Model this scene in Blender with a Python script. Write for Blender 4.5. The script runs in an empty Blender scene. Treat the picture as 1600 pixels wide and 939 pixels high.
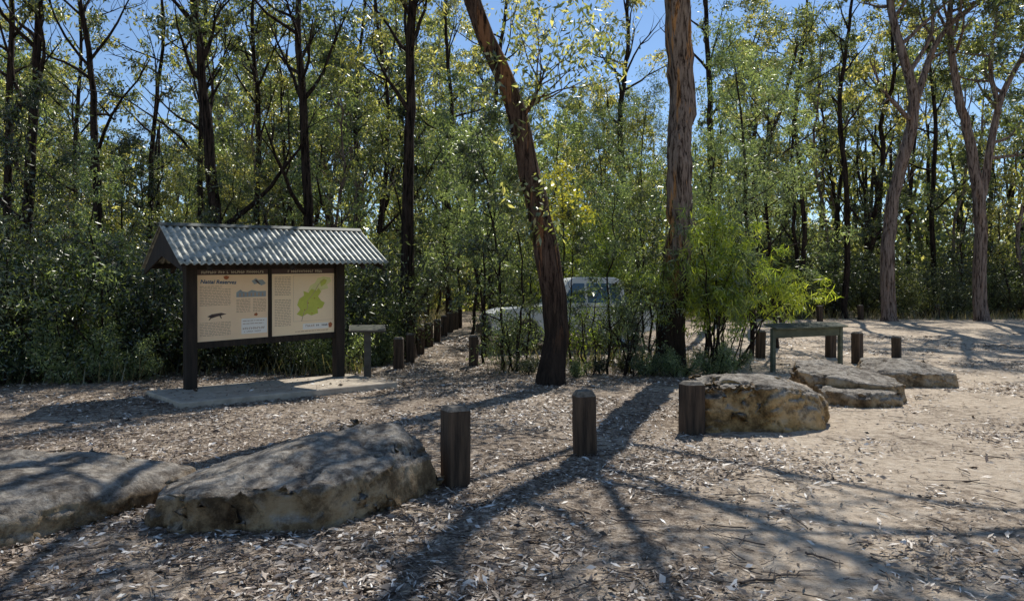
import bpy, bmesh, math
import numpy as np
from mathutils import Vector, noise as mnoise

scene = bpy.context.scene
COL = scene.collection
F = 1100.0; H = 1.65; CX = 800.0; CY = 462.0   # survey: focal (px of 1600), eye height, horizon

# ------------------------------------------------------------------ terrain
def sstep(t):
    t = np.clip(t, 0, 1); return t*t*(3-2*t)
def hgt(x, y):
    x = np.asarray(x, float); y = np.asarray(y, float)
    z = 0.5*sstep((y-15)/17.0)
    fade = np.clip(1-np.hypot(x, y-10)/60, 0, 1)
    n = (np.sin(x*.9+.5*y+1)+np.sin(-x*.6+1.1*y+2)+np.sin(x*1.7-1.3*y))*.010
    n = n+(np.sin(x*4.1+2.3*y)+np.sin(-x*3.3+4.9*y+1)+np.sin(x*6.7+5.1*y+3))*.004
    return z+n*fade
def ground_at(u, v):
    d = F*H/max(v-CY, 1)
    for _ in range(30):
        x = (u-CX)/F*d
        d = F*(H-float(hgt(x, d)))/(v-CY)
    x = (u-CX)/F*d
    return np.array([x, d, float(hgt(x, d))])
def at_depth(u, v, d):
    return np.array([(u-CX)/F*d, d, H-(v-CY)/F*d])
def sandf(x, y):
    return np.clip((x-0.1-(y-4)*.25)/2.2, 0, 1)

# ------------------------------------------------------------------ materials
def newmat(name):
    m = bpy.data.materials.new(name); m.use_nodes = True
    nt = m.node_tree; nt.nodes.clear()
    return m, nt, nt.nodes, nt.links
def ramp(N, stops):
    r = N.new('ShaderNodeValToRGB')
    el = r.color_ramp.elements
    el[0].position = stops[0][0]; el[0].color = (*stops[0][1], 1)
    el[1].position = stops[-1][0]; el[1].color = (*stops[-1][1], 1)
    for p, c in stops[1:-1]:
        e = el.new(p); e.color = (*c, 1)
    return r
def mapping(N, L, scale, coord='Object'):
    tc = N.new('ShaderNodeTexCoord'); mp = N.new('ShaderNodeMapping')
    mp.inputs['Scale'].default_value = scale
    L.new(tc.outputs[coord], mp.inputs['Vector']); return mp
def noise(N, L, vec, scale, detail=5, rough=.6):
    n = N.new('ShaderNodeTexNoise'); n.inputs['Scale'].default_value = scale
    n.inputs['Detail'].default_value = detail; n.inputs['Roughness'].default_value = rough
    if vec is not None: L.new(vec, n.inputs['Vector'])
    return n
def mixc(N, L, fac, a, b, blend='MIX'):
    m = N.new('ShaderNodeMix'); m.data_type = 'RGBA'; m.blend_type = blend
    for sock, val in ((m.inputs[0], fac), (m.inputs[6], a), (m.inputs[7], b)):
        if isinstance(val, (int, float)): sock.default_value = val
        elif isinstance(val, tuple): sock.default_value = (*val, 1)
        else: L.new(val, sock)
    return m.outputs[2]
def math_(N, L, op, a, b=0.0, clamp=False):
    m = N.new('ShaderNodeMath'); m.operation = op; m.use_clamp = clamp
    for i, v in enumerate((a, b)):
        if isinstance(v, (int, float)): m.inputs[i].default_value = v
        else: L.new(v, m.inputs[i])
    return m.outputs[0]
def surf(nt, color, rough=.85, bump=None, bstr=.4, bdist=.02, metal=0, spec=.3):
    N, L = nt.nodes, nt.links
    o = N.new('ShaderNodeOutputMaterial'); p = N.new('ShaderNodeBsdfPrincipled')
    if isinstance(color, tuple): p.inputs['Base Color'].default_value = (*color, 1)
    else: L.new(color, p.inputs['Base Color'])
    p.inputs['Roughness'].default_value = rough; p.inputs['Metallic'].default_value = metal
    p.inputs['Specular IOR Level'].default_value = spec
    if bump is not None:
        b = N.new('ShaderNodeBump'); b.inputs['Strength'].default_value = bstr
        b.inputs['Distance'].default_value = bdist
        L.new(bump, b.inputs['Height']); L.new(b.outputs[0], p.inputs['Normal'])
    L.new(p.outputs[0], o.inputs[0]); return p
def noisy(name, c1, c2, scale=(8, 8, 8), rough=.85, bstr=.4, bdist=.01, metal=0, nscale=1, spec=.3, lo=.3, hi=.7):
    m, nt, N, L = newmat(name)
    mp = mapping(N, L, scale); n = noise(N, L, mp.outputs[0], nscale, 7, .65)
    r = ramp(N, [(lo, c1), (hi, c2)]); L.new(n.outputs[0], r.inputs[0])
    surf(nt, r.outputs[0], rough, n.outputs[0], bstr, bdist, metal, spec); return m

def leafmat(name, stops, trans=.57, tcol=(2.0, 1.95, .85), gloss=.09):
    m, nt, N, L = newmat(name)
    g = N.new('ShaderNodeNewGeometry'); oi = N.new('ShaderNodeObjectInfo')
    f = math_(N, L, 'MULTIPLY', g.outputs['Random Per Island'], .72)
    f = math_(N, L, 'ADD', f, math_(N, L, 'MULTIPLY', oi.outputs['Random'], .36))
    r = ramp(N, stops); L.new(f, r.inputs[0])
    col = r.outputs[0]
    d = N.new('ShaderNodeBsdfDiffuse'); t = N.new('ShaderNodeBsdfTranslucent'); gl = N.new('ShaderNodeBsdfGlossy')
    gl.inputs['Roughness'].default_value = .38; gl.inputs['Color'].default_value = (.95, .95, .88, 1)
    L.new(col, d.inputs[0]); L.new(mixc(N, L, 1.0, col, tcol, 'MULTIPLY'), t.inputs[0])
    m1 = N.new('ShaderNodeMixShader'); m1.inputs[0].default_value = trans
    L.new(d.outputs[0], m1.inputs[1]); L.new(t.outputs[0], m1.inputs[2])
    m2 = N.new('ShaderNodeMixShader'); m2.inputs[0].default_value = gloss
    L.new(m1.outputs[0], m2.inputs[1]); L.new(gl.outputs[0], m2.inputs[2])
    o = N.new('ShaderNodeOutputMaterial'); L.new(m2.outputs[0], o.inputs[0]); return m

M_euc = leafmat('eucalyptus_leaf', [(.1, (.014, .025, .012)), (.48, (.062, .085, .036)), (.78, (.20, .225, .085)), (1, (.60, .56, .29))])  # both gum leaf ramps carry sunlit brights and shaded darks in their colour
M_euc2 = leafmat('eucalyptus_leaf_olive', [(.1, (.018, .026, .010)), (.48, (.088, .10, .034)), (.78, (.27, .265, .085)), (1, (.66, .57, .29))])
M_wattle = leafmat('wattle_leaf', [(.1, (.022, .040, .022)), (.5, (.09, .13, .064)), (1, (.31, .37, .19))])
M_bright = leafmat('bright_shrub_leaf', [(.1, (.05, .09, .010)), (.5, (.18, .25, .028)), (1, (.50, .53, .07))], .58)
M_yellow = leafmat('yellow_green_leaf', [(.15, (.10, .11, .02)), (.5, (.24, .24, .04)), (1, (.46, .42, .08))], .5)
M_dark = leafmat('dark_shrub_leaf', [(.15, (.007, .014, .006)), (.5, (.026, .040, .016)), (.85, (.09, .115, .040)), (1, (.34, .35, .14))], .5)
M_dry = leafmat('dry_grass_blade', [(.15, (.05, .065, .025)), (.5, (.13, .125, .06)), (1, (.34, .27, .15))], .35)
def littermat():
    m, nt, N, L = newmat('leaf_litter')
    g = N.new('ShaderNodeNewGeometry')
    r = ramp(N, [(0, (.05, .034, .024)), (.35, (.18, .125, .088)), (.7, (.38, .29, .215)), (.88, (.60, .51, .42)), (1, (.84, .79, .71))])
    L.new(g.outputs['Random Per Island'], r.inputs[0])
    surf(nt, r.outputs[0], .5, spec=.45); return m
M_litter = littermat()
M_twig = noisy('dead_twig', (.04, .03, .024), (.16, .12, .095), (3, 3, 3), .8)

def barkmat(name, stops, char=None, orange=0, oc=(.36, .19, .09), othr=.57):
    m, nt, N, L = newmat(name)
    mp = mapping(N, L, (7, 7, .7)); n = noise(N, L, mp.outputs[0], 2.2, 8, .75)
    mp2 = mapping(N, L, (3.6, 3.6, .34)); n2 = noise(N, L, mp2.outputs[0], 1.3, 4, .6)
    r = ramp(N, stops); L.new(n.outputs[0], r.inputs[0]); col = r.outputs[0]
    if orange:
        rr = ramp(N, [(othr, (0, 0, 0)), (othr+.03, (1, 1, 1))]); L.new(n2.outputs[0], rr.inputs[0])
        col = mixc(N, L, math_(N, L, 'MULTIPLY', rr.outputs[0], orange), col, oc)
    gr_ = ramp(N, [(.42, (.16, .13, .12)), (.50, (1, 1, 1))]); L.new(n.outputs[0], gr_.inputs[0])
    col = mixc(N, L, .92, col, gr_.outputs[0], 'MULTIPLY')
    if char:
        tc = N.new('ShaderNodeTexCoord'); sx = N.new('ShaderNodeSeparateXYZ'); L.new(tc.outputs['Object'], sx.inputs[0])
        zz = math_(N, L, 'ADD', sx.outputs[2], math_(N, L, 'MULTIPLY', n2.outputs[0], 2.4))
        mr = N.new('ShaderNodeMapRange'); mr.inputs[1].default_value = char+.9; mr.inputs[2].default_value = char+2.0
        mr.inputs[3].default_value = 1; mr.inputs[4].default_value = 0; L.new(zz, mr.inputs[0])
        dk = ramp(N, [(.3, (.014, .010, .008)), (.75, (.085, .06, .045))]); L.new(n.outputs[0], dk.inputs[0])
        col = mixc(N, L, mr.outputs[0], col, dk.outputs[0])
    surf(nt, col, .92, n.outputs[0], 1.0, .12, spec=.15); return m
M_barkd = barkmat('dark_bark', [(.3, (.016, .011, .009)), (.55, (.055, .038, .03)), (.8, (.14, .105, .085))])
M_barkg = barkmat('grey_bark', [(.25, (.10, .07, .055)), (.5, (.27, .20, .165)), (.8, (.46, .38, .33))], orange=.3)
M_barkT1 = barkmat('charred_leaning_bark', [(.28, (.035, .022, .016)), (.55, (.13, .08, .056)), (.8, (.30, .21, .155))], char=1.2, orange=.75, oc=(.36, .165, .075), othr=.545)
M_barkT2 = barkmat('peeling_orange_brown_bark', [(.25, (.08, .055, .045)), (.5, (.28, .21, .17)), (.8, (.54, .45, .38))], char=2.0, orange=.95, oc=(.56, .29, .12), othr=.55)

# ------------------------------------------------------------------ mesh helpers
def quadmesh(name, parts, mats):
    vs, qs, mi = [], [], []; off = 0
    for v, q, k in parts:
        vs.append(v); qs.append(q+off); mi.append(np.full(len(q), k)); off += len(v)
    v = np.concatenate(vs).astype(np.float32); q = np.concatenate(qs).astype(np.int32); mi = np.concatenate(mi).astype(np.int32)
    me = bpy.data.meshes.new(name)
    me.vertices.add(len(v)); me.vertices.foreach_set('co', v.ravel())
    me.loops.add(q.size); me.loops.foreach_set('vertex_index', q.ravel())
    me.polygons.add(len(q)); me.polygons.foreach_set('loop_start', np.arange(0, q.size, 4, dtype=np.int32))
    me.polygons.foreach_set('material_index', mi)
    me.update(calc_edges=True)
    for m in mats: me.materials.append(m)
    return me
def smooth(me):
    me.polygons.foreach_set('use_smooth', np.ones(len(me.polygons), dtype=bool)); return me
def tube(pts, rad, sides=6, rngl=None, flute=0):
    pts = np.asarray(pts, float); n = len(pts)
    t = np.gradient(pts, axis=0); t /= np.linalg.norm(t, axis=1)[:, None]+1e-9
    ref = np.array([1, .13, .07]) if abs(t[0][0]) < .8 else np.array([0, 1, .1])
    a = np.cross(t, ref); a /= np.linalg.norm(a, axis=1)[:, None]; b = np.cross(t, a)
    th = np.linspace(0, 2*np.pi, sides, endpoint=False)
    R = np.asarray(rad)[:, None]*np.ones((1, sides))
    if flute and rngl is not None:
        ph = rngl.uniform(0, 6, 3)
        zz = np.arange(n)[:, None]
        R = R*(1+flute*np.sin(3*th+ph[0]+zz*.15)+flute*.7*np.sin(5*th+ph[1]-zz*.3)+flute*.6*rngl.normal(size=R.shape))
    v = pts[:, None, :]+R[:, :, None]*(np.cos(th)[None, :, None]*a[:, None, :]+np.sin(th)[None, :, None]*b[:, None, :])
    i = np.arange(n-1)[:, None]*sides; j = np.arange(sides)[None, :]; j2 = (j+1) % sides
    q = np.stack([i+j, i+j2, i+sides+j2, i+sides+j], -1).reshape(-1, 4)
    return v.reshape(-1, 3), q
def merge(tubes):
    vs, qs = [], []; off = 0
    for v, q in tubes: vs.append(v); qs.append(q+off); off += len(v)
    return np.concatenate(vs), np.concatenate(qs)
def leaves(rng, cen, rad, n, L, W, droop=.5, flat=.7):
    cen = np.asarray(cen, float); rad = np.asarray(rad, float)
    c = np.repeat(cen, n, 0); r = np.repeat(rad, n)[:, None]; M = len(c)
    pos = c+rng.normal(size=(M, 3))*r*np.array([.5, .5, .5*flat])
    d = rng.normal(size=(M, 3)); d[:, 2] -= droop; d /= np.linalg.norm(d, axis=1)[:, None]
    s = np.cross(d, rng.normal(size=(M, 3))); s /= np.linalg.norm(s, axis=1)[:, None]
    l = (L*rng.uniform(.55, 1.3, M))[:, None]; w = (W*rng.uniform(.6, 1.3, M))[:, None]
    v = np.stack([pos, pos+d*l*.4+s*w*.5, pos+d*l, pos+d*l*.4-s*w*.5], 1).reshape(-1, 3)
    return v, np.arange(M*4).reshape(-1, 4)
def resample(path, rad, n, rng=None, wob=0):
    path = np.asarray(path, float); s = np.r_[0, np.cumsum(np.linalg.norm(np.diff(path, axis=0), axis=1))]
    t = np.linspace(0, s[-1], n)
    P = np.stack([np.interp(t, s, path[:, k]) for k in range(3)], 1)
    for _ in range(3): P[1:-1] = (P[:-2]+2*P[1:-1]+P[2:])/4
    R = np.interp(t, s, rad)
    if rng is not None and wob:
        w = np.cumsum(rng.normal(size=(n, 2))*wob, 0); w -= np.linspace(0, 1, n)[:, None]*w[-1]; w[0] = 0
        P[:, :2] += w
    return P, R
def branch(rng, p0, d, length, r0, n=6, up=.2, wob=.3):
    pts = [p0]; d = d/np.linalg.norm(d); st = length/(n-1)
    for i in range(n-1):
        d = d+rng.normal(size=3)*wob*.5+np.array([0, 0, up*.4]); d /= np.linalg.norm(d)
        pts.append(pts[-1]+d*st)
    return np.array(pts), np.linspace(r0, r0*.25, n)
def grow(rng, path, rad, t0, nb, blen, nsub=4, cl=.5, nseg=22, sides=8, wob=.04, elev=(.3, 1.0), limbs=(), flute=0, tip=True, cc=2, bare=0):
    P, R = resample(path, rad, nseg, rng, wob)
    tubes = [tube(P, R, sides, rng, flute)]; cen, cr = [], []
    def sub(bp, br, ln, n, leaf=True):
        m = len(bp)
        for k in range(n):
            i = rng.integers(max(1, m//2), m); p = bp[i]
            tdir = bp[i]-bp[i-1]; tdir /= np.linalg.norm(tdir)+1e-9
            d = tdir*.8+rng.normal(size=3)*.6+np.array([0, 0, .2])
            sp, sr = branch(rng, p, d, ln*rng.uniform(.6, 1.3), br[i]*.65, 5, .2, .4)
            tubes.append(tube(sp, sr, 4))
            if not leaf: continue
            for q in (sp[-1], sp[-1]+rng.normal(size=3)*cl*.6, sp[2])[:cc]:
                cen.append(q); cr.append(cl*rng.uniform(.55, 1.3))
    az = rng.uniform(0, 6.28)
    for b in range(nb+bare):
        lf = b < nb
        t = t0+(1-t0)*((b+rng.uniform(0, 1))/nb) if lf else rng.uniform(t0*.55, .95)
        f = t*(nseg-1); i = min(int(f), nseg-2); p = P[i]+(P[i+1]-P[i])*(f-i)
        az += 2.4+rng.uniform(-.5, .5); e = rng.uniform(*elev)
        d = np.array([math.cos(az)*math.cos(e), math.sin(az)*math.cos(e), math.sin(e)])
        ln = blen*(1.15-.6*max(0, t-t0)/(1-t0+1e-6))*rng.uniform(.6, 1.25)
        bp, br = branch(rng, p, d, ln, min(R[i]*.55, .022+.028*ln), 7)
        tubes.append(tube(bp, br, 5)); sub(bp, br, ln*.45, nsub, lf)
    for lp, lr in limbs:
        LP, LR = resample(lp, lr, 14, rng, wob*.6); tubes.append(tube(LP, LR, 7, rng, flute*.6))
        sub(LP[5:], LR[5:], blen*.5, nsub+1)
        for i in (4, 5, 7, 8, 9, 10, 12, 13):
            d = rng.normal(size=3); d[2] = abs(d[2])*.6
            bp, br = branch(rng, LP[i], d, blen*.6, LR[i]*.6, 6); tubes.append(tube(bp, br, 5)); sub(bp, br, blen*.35, nsub)
    if tip:
        for k in range(3): cen.append(P[-1]+rng.normal(size=3)*cl*.6); cr.append(cl)
    return merge(tubes), np.array(cen), np.array(cr)

def tag(o, label=None, cat=None, group=None, kind=None):
    if label: o['label'] = label
    if cat: o['category'] = cat
    if group: o['group'] = group
    if kind: o['kind'] = kind
    return o
def obj(name, me, parent=None, loc=None):
    o = bpy.data.objects.new(name, me); COL.objects.link(o)
    if parent is not None: o.parent = parent
    if loc is not None: o.location = loc
    return o
def tree(name, trunk_me, crown_me, loc, rot=0, sc=1, sz=None, **kw):
    e = bpy.data.objects.new(name, None); COL.objects.link(e); e.empty_display_size = .3
    e.location = loc; e.rotation_euler = (0, 0, rot); e.scale = (sc, sc, sz or sc)
    obj('trunk', trunk_me, e); obj('crown', crown_me, e)
    return tag(e, **kw)

# ------------------------------------------------------------------ ground
def axis(lo, hi, step, ends):
    mid = np.arange(lo, hi+step*.5, step); a, b = [], []
    s = step; x = lo
    while x > ends[0]: s *= 1.25; x -= s; a.append(x)
    s = step; x = mid[-1]
    while x < ends[1]: s *= 1.25; x += s; b.append(x)
    return np.array(a[::-1]+list(mid)+b)
gx = axis(-13, 16, .16, (-500, 500)); gy = axis(2.5, 24, .16, (-300, 700))
X, Y = np.meshgrid(gx, gy); Z = hgt(X, Y)
V = np.stack([X, Y, Z], -1).reshape(-1, 3); nx = len(gx)
i = np.arange(len(gy)-1)[:, None]*nx+np.arange(nx-1)[None, :]
Q = np.stack([i, i+1, i+nx+1, i+nx], -1).reshape(-1, 4)
qc = V[Q].mean(1)
edge = 2.1+.30*(qc[:, 1]-4)+.35*np.sin(qc[:, 1]*.9)+.2*np.sin(qc[:, 1]*2.3+1)
road = (qc[:, 0] > np.minimum(edge, 6.4+.3*np.sin(qc[:, 1]*.7))) & (qc[:, 1] > -30) & (qc[:, 1] < 31.5) & (qc[:, 0] < 60)
road |= (qc[:, 0] > -.2) & (qc[:, 1] > 18.5) & (qc[:, 1] < 24.5) & (qc[:, 0] < 60)
path = (qc[:, 0] > -2.6+.1*np.sin(qc[:, 1]*2)) & (qc[:, 0] < -1.0+.12*np.sin(qc[:, 1]*1.4)) & (qc[:, 1] > 14.5) & (qc[:, 1] < 48)

def groundmat():
    m, nt, N, L = newmat('sandy_ground_with_litter')
    at = N.new('ShaderNodeAttribute'); at.attribute_name = 'sand'
    mp = mapping(N, L, (1, 1, 1)); v = mp.outputs[0]
    n1 = noise(N, L, v, .7, 6, .6); n2 = noise(N, L, v, 9, 8, .7); n3 = noise(N, L, v, 55, 4, .7)
    sand = ramp(N, [(.3, (.37, .285, .205)), (.5, (.59, .475, .355)), (.7, (.72, .61, .475))]); L.new(n2.outputs[0], sand.inputs[0])
    lit = ramp(N, [(.37, (.055, .040, .030)), (.5, (.27, .205, .15)), (.62, (.64, .54, .43))])
    L.new(math_(N, L, 'ADD', math_(N, L, 'MULTIPLY', n2.outputs[0], .45), math_(N, L, 'MULTIPLY', n3.outputs[0], .55)), lit.inputs[0])
    f = math_(N, L, 'ADD', at.outputs['Fac'], math_(N, L, 'MULTIPLY', math_(N, L, 'SUBTRACT', n1.outputs[0], .50), 3.4))
    f = math_(N, L, 'ADD', f, math_(N, L, 'MULTIPLY', math_(N, L, 'SUBTRACT', n2.outputs[0], .5), 2.2), True)
    col = mixc(N, L, f, lit.outputs[0], sand.outputs[0])
    vo = N.new('ShaderNodeTexVoronoi'); vo.inputs['Scale'].default_value = 26; L.new(v, vo.inputs['Vector'])
    sp = ramp(N, [(.08, (.5, .45, .4)), (.16, (1, 1, 1))]); L.new(vo.outputs['Distance'], sp.inputs[0])
    col = mixc(N, L, .55, col, sp.outputs[0], 'MULTIPLY')
    h = math_(N, L, 'ADD', math_(N, L, 'MULTIPLY', n2.outputs[0], 1.0), math_(N, L, 'MULTIPLY', n3.outputs[0], .5))
    surf(nt, col, .95, h, 1.0, .045, spec=.1); return m
M_ground = groundmat()
def sub_ground(name, mask, label):
    q = Q[mask]; used, inv = np.unique(q, return_inverse=True)
    me = quadmesh(name, [(V[used], inv.reshape(-1, 4), 0)], [M_ground]); smooth(me)
    a = me.attributes.new('sand', 'FLOAT', 'POINT')
    x, y = V[used][:, 0], V[used][:, 1]
    s = .10+sandf(x, y)*.80
    s = np.where((x < -3) & (y > 14), 0, s)
    a.data.foreach_set('value', s.astype(np.float32))
    return tag(obj(name, me), label=label, kind='structure')
sub_ground('dirt_road', road & ~path, 'pale sandy dirt road dappled with tree shade')
sub_ground('footpath', path & ~road, 'narrow litter covered footpath between timber bollards')
sub_ground('ground', ~(road | path), 'sandy ground strewn with dead leaves and twigs')

# leaf litter and twigs
rng = np.random.default_rng(5)
KX, KY, KA = -5.395, 11.8, math.radians(42.3)
def klocal(x, y):
    return (x-KX)*math.cos(KA)+(y-KY)*math.sin(KA), -(x-KX)*math.sin(KA)+(y-KY)*math.cos(KA)
def scatter(n, y0, y1, pw=1.0):
    y = y0+(y1-y0)*rng.uniform(0, 1, n)**pw
    hw = np.maximum(np.abs(y)*.78+1, 0)
    x = rng.uniform(-1, 1, n)*hw
    return x, y
x, y = scatter(220000, 3.2, 24, 1.25)
patch = np.sin(x*1.3+y*.7)+np.sin(x*.6-y*1.9+1)+np.sin(x*3.1+y*2.7)*.6+np.sin(x*5.3-y*4.1)*.5
dens = np.clip(.82-.70*sandf(x, y)+.34*patch, .05, 1)
lx, ly = klocal(x, y)
ons = (lx > -.6) & (lx < 3.1) & (ly > -1.48) & (ly < .26)
dens = np.where(ons, .10, dens)
k = rng.uniform(0, 1, len(x)) < dens; x, y, ons = x[k], y[k], ons[k]; n = len(x)
a = rng.uniform(0, 2*np.pi, n); L_ = rng.uniform(.022, .075, n)*np.where(rng.uniform(size=n) < .10, 1.7, 1)*(1+np.maximum(y-9, 0)*.05); W_ = L_*rng.uniform(.14, .34, n)
d = np.stack([np.cos(a), np.sin(a), rng.normal(0, .22, n)], 1); s = np.stack([-np.sin(a), np.cos(a), rng.normal(0, .45, n)], 1)
zb = np.where(ons, float(hgt(KX, KY))+.077, hgt(x, y))
p = np.stack([x, y, zb+rng.uniform(.006, .024, n)], 1)
v = np.stack([p-d*L_[:, None]*.5, p+s*W_[:, None]*.5+[0, 0, .004], p+d*L_[:, None]*.5, p-s*W_[:, None]*.5], 1).reshape(-1, 3)
tag(obj('leaf_litter', quadmesh('leaf_litter', [(v, np.arange(len(v)).reshape(-1, 4), 0)], [M_litter])), label='dry brown and silvery gum leaves scattered on sandy ground', kind='stuff')
tb = []
x, y = scatter(3000, 3.3, 20, 1.2)
for xx, yy in zip(x, y):
    if rng.uniform() > .95-.75*float(sandf(xx, yy)): continue
    ln = rng.uniform(.08, .35)*(2.2 if rng.uniform() < .07 else 1); aa = rng.uniform(0, 6.28); r = rng.uniform(.002, .005)*(1+ln)
    t = np.linspace(-.5, .5, 6)[:, None]*ln
    pp = np.array([xx, yy, 0])+t*np.array([math.cos(aa), math.sin(aa), 0])+rng.normal(size=(6, 3))*ln*.045
    pp[:, 2] = hgt(pp[:, 0], pp[:, 1])+r+.008+abs(rng.normal())*.006
    tb.append(tube(pp, np.linspace(r, r*.5, 6), 4))
for (u, v0, ln, aa) in [(1215, 905, .55, .45), (1285, 875, .25, -.9), (1590, 522, .8, .6), (330, 880, .5, .3)]:
    b0 = ground_at(u, v0); t = np.linspace(-.5, .5, 9)[:, None]*ln
    pp = b0+t*np.array([math.cos(aa), math.sin(aa), 0])+rng.normal(size=(9, 3))*ln*.03; pp[:, 2] = hgt(pp[:, 0], pp[:, 1])+.014
    tb.append(tube(pp, np.linspace(.009, .003, 9), 5))
    for j in (3, 6):
        a2 = aa+rng.choice([-.7, .7]); q2 = pp[j]+np.linspace(0, ln*.3, 5)[:, None]*np.array([math.cos(a2), math.sin(a2), .1]); tb.append(tube(q2, np.linspace(.004, .0015, 5), 4))
v, q = merge(tb)
tag(obj('twig_litter', quadmesh('twig_litter', [(v, q, 0)], [M_twig])), label='fallen sticks and bark strips lying on the ground', kind='stuff')

# ------------------------------------------------------------------ rocks
def rockmat(name, s0, s1, s2):
    m, nt, N, L = newmat(name)
    mp = mapping(N, L, (1, 1, 1)); v = mp.outputs[0]
    n1 = noise(N, L, v, 2.6, 8, .65); n2 = noise(N, L, v, 14, 8, .75); n3 = noise(N, L, v, 60, 4, .7)
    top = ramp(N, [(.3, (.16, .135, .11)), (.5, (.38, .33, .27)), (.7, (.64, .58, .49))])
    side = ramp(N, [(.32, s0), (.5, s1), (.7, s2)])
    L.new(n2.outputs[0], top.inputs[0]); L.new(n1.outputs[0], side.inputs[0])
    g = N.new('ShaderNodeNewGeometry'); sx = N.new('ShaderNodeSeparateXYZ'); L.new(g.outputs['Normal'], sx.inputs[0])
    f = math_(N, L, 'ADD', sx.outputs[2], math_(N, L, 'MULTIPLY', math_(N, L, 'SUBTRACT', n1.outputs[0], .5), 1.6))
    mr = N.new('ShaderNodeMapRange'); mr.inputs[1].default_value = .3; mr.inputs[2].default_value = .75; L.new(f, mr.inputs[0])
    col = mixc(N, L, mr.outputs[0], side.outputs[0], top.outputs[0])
    st = ramp(N, [(.42, (.22, .19, .17)), (.54, (1, 1, 1))])
    n4 = noise(N, L, v, 4.5, 8, .8); L.new(n4.outputs[0], st.inputs[0])
    col = mixc(N, L, .75, col, st.outputs[0], 'MULTIPLY')
    h = math_(N, L, 'ADD', n2.outputs[0], math_(N, L, 'MULTIPLY', n3.outputs[0], .35))
    surf(nt, col, .92, h, 1.0, .045, spec=.2); return m
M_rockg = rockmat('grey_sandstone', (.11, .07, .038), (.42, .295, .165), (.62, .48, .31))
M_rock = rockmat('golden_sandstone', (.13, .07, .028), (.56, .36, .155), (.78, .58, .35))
def rock(pts, label, seed, vox=.03, amp=.05, dy=0.0, zs=1.0, sm_=1, step=.35, lay=.5, mat=None, group='sandstone boulders edging the clearing'):
    pts = [Vector((p[0], p[1]+dy, p[2]*zs if p[2] > 0 else p[2])) for p in pts]; c = sum(pts, Vector())/len(pts); base = Vector((c.x, c.y, 0))
    bm = bmesh.new()
    for p in pts: bm.verts.new(p-base)
    bmesh.ops.convex_hull(bm, input=bm.verts)
    me = bpy.data.meshes.new('tmp'); bm.to_mesh(me); bm.free()
    o = bpy.data.objects.new('sandstone_boulder', me); COL.objects.link(o)
    md = o.modifiers.new('r', 'REMESH'); md.mode = 'VOXEL'; md.voxel_size = vox
    sm = o.modifiers.new('s', 'SMOOTH'); sm.factor = .5; sm.iterations = sm_
    dg = bpy.context.evaluated_depsgraph_get(); dg.update()
    m2 = bpy.data.meshes.new_from_object(o.evaluated_get(dg)); o.modifiers.clear(); o.data = m2
    sv = Vector((seed*7.3, seed*3.1, 0))
    def vor(q):
        r = mnoise.voronoi(q); return r[0][1]-r[0][0]
    for v in m2.vertices:
        q = v.co+sv
        n = v.normal
        dsp = amp*1.0*mnoise.noise(q*1.5)+amp*.5*mnoise.noise(q*3.7)+amp*.3*mnoise.noise(q*9)+amp*.15*mnoise.noise(q*22)
        wq = q+Vector((mnoise.noise(q*2), mnoise.noise(q*2+sv), mnoise.noise(q*2-sv)))*.25
        if abs(n.z) < .7:
            dsp += amp*lay*mnoise.noise(Vector((q.x*.8, q.y*.8, q.z*10)))
            dsp += amp*step*2*(mnoise.cell(Vector((wq.x*2.2, wq.y*2.2, wq.z*5)))-.5)
        e = vor(Vector((wq.x*1.1, wq.y*1.1, wq.z*2.2)))
        dsp -= amp*.9*max(0, .045-e)/.045
        v.co += n*dsp
    m2.materials.clear(); m2.materials.append(mat or M_rockg); smooth(m2)
    o.location = base
    return tag(o, label=label, cat='rock', group=group)

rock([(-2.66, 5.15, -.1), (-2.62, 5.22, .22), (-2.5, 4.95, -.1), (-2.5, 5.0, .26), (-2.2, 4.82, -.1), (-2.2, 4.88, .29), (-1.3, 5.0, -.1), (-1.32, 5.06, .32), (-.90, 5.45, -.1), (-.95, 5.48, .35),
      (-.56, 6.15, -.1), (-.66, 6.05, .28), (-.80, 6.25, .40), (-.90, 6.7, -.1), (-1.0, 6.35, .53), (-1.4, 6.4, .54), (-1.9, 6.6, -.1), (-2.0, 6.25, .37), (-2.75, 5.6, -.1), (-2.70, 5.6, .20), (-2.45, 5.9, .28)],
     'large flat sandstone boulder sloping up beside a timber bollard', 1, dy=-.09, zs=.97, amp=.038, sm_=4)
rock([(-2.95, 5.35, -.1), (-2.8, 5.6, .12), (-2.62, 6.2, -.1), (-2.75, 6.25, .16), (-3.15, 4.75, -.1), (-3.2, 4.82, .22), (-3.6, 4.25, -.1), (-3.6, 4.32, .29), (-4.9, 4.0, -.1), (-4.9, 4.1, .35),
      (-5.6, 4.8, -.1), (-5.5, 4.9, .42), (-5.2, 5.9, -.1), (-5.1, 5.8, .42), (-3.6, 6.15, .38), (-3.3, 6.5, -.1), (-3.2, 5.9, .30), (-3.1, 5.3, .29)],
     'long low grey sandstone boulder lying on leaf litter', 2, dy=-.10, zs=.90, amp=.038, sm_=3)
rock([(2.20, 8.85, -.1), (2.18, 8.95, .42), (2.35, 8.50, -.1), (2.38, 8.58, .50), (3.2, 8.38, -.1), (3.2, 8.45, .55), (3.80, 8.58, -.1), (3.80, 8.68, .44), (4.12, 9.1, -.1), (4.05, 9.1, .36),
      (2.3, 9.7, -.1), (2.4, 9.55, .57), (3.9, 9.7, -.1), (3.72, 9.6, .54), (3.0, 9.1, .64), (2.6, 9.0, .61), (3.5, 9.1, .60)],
     'squarish golden sandstone boulder beside a bollard', 3, amp=.055, mat=M_rock, sm_=6)
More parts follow.
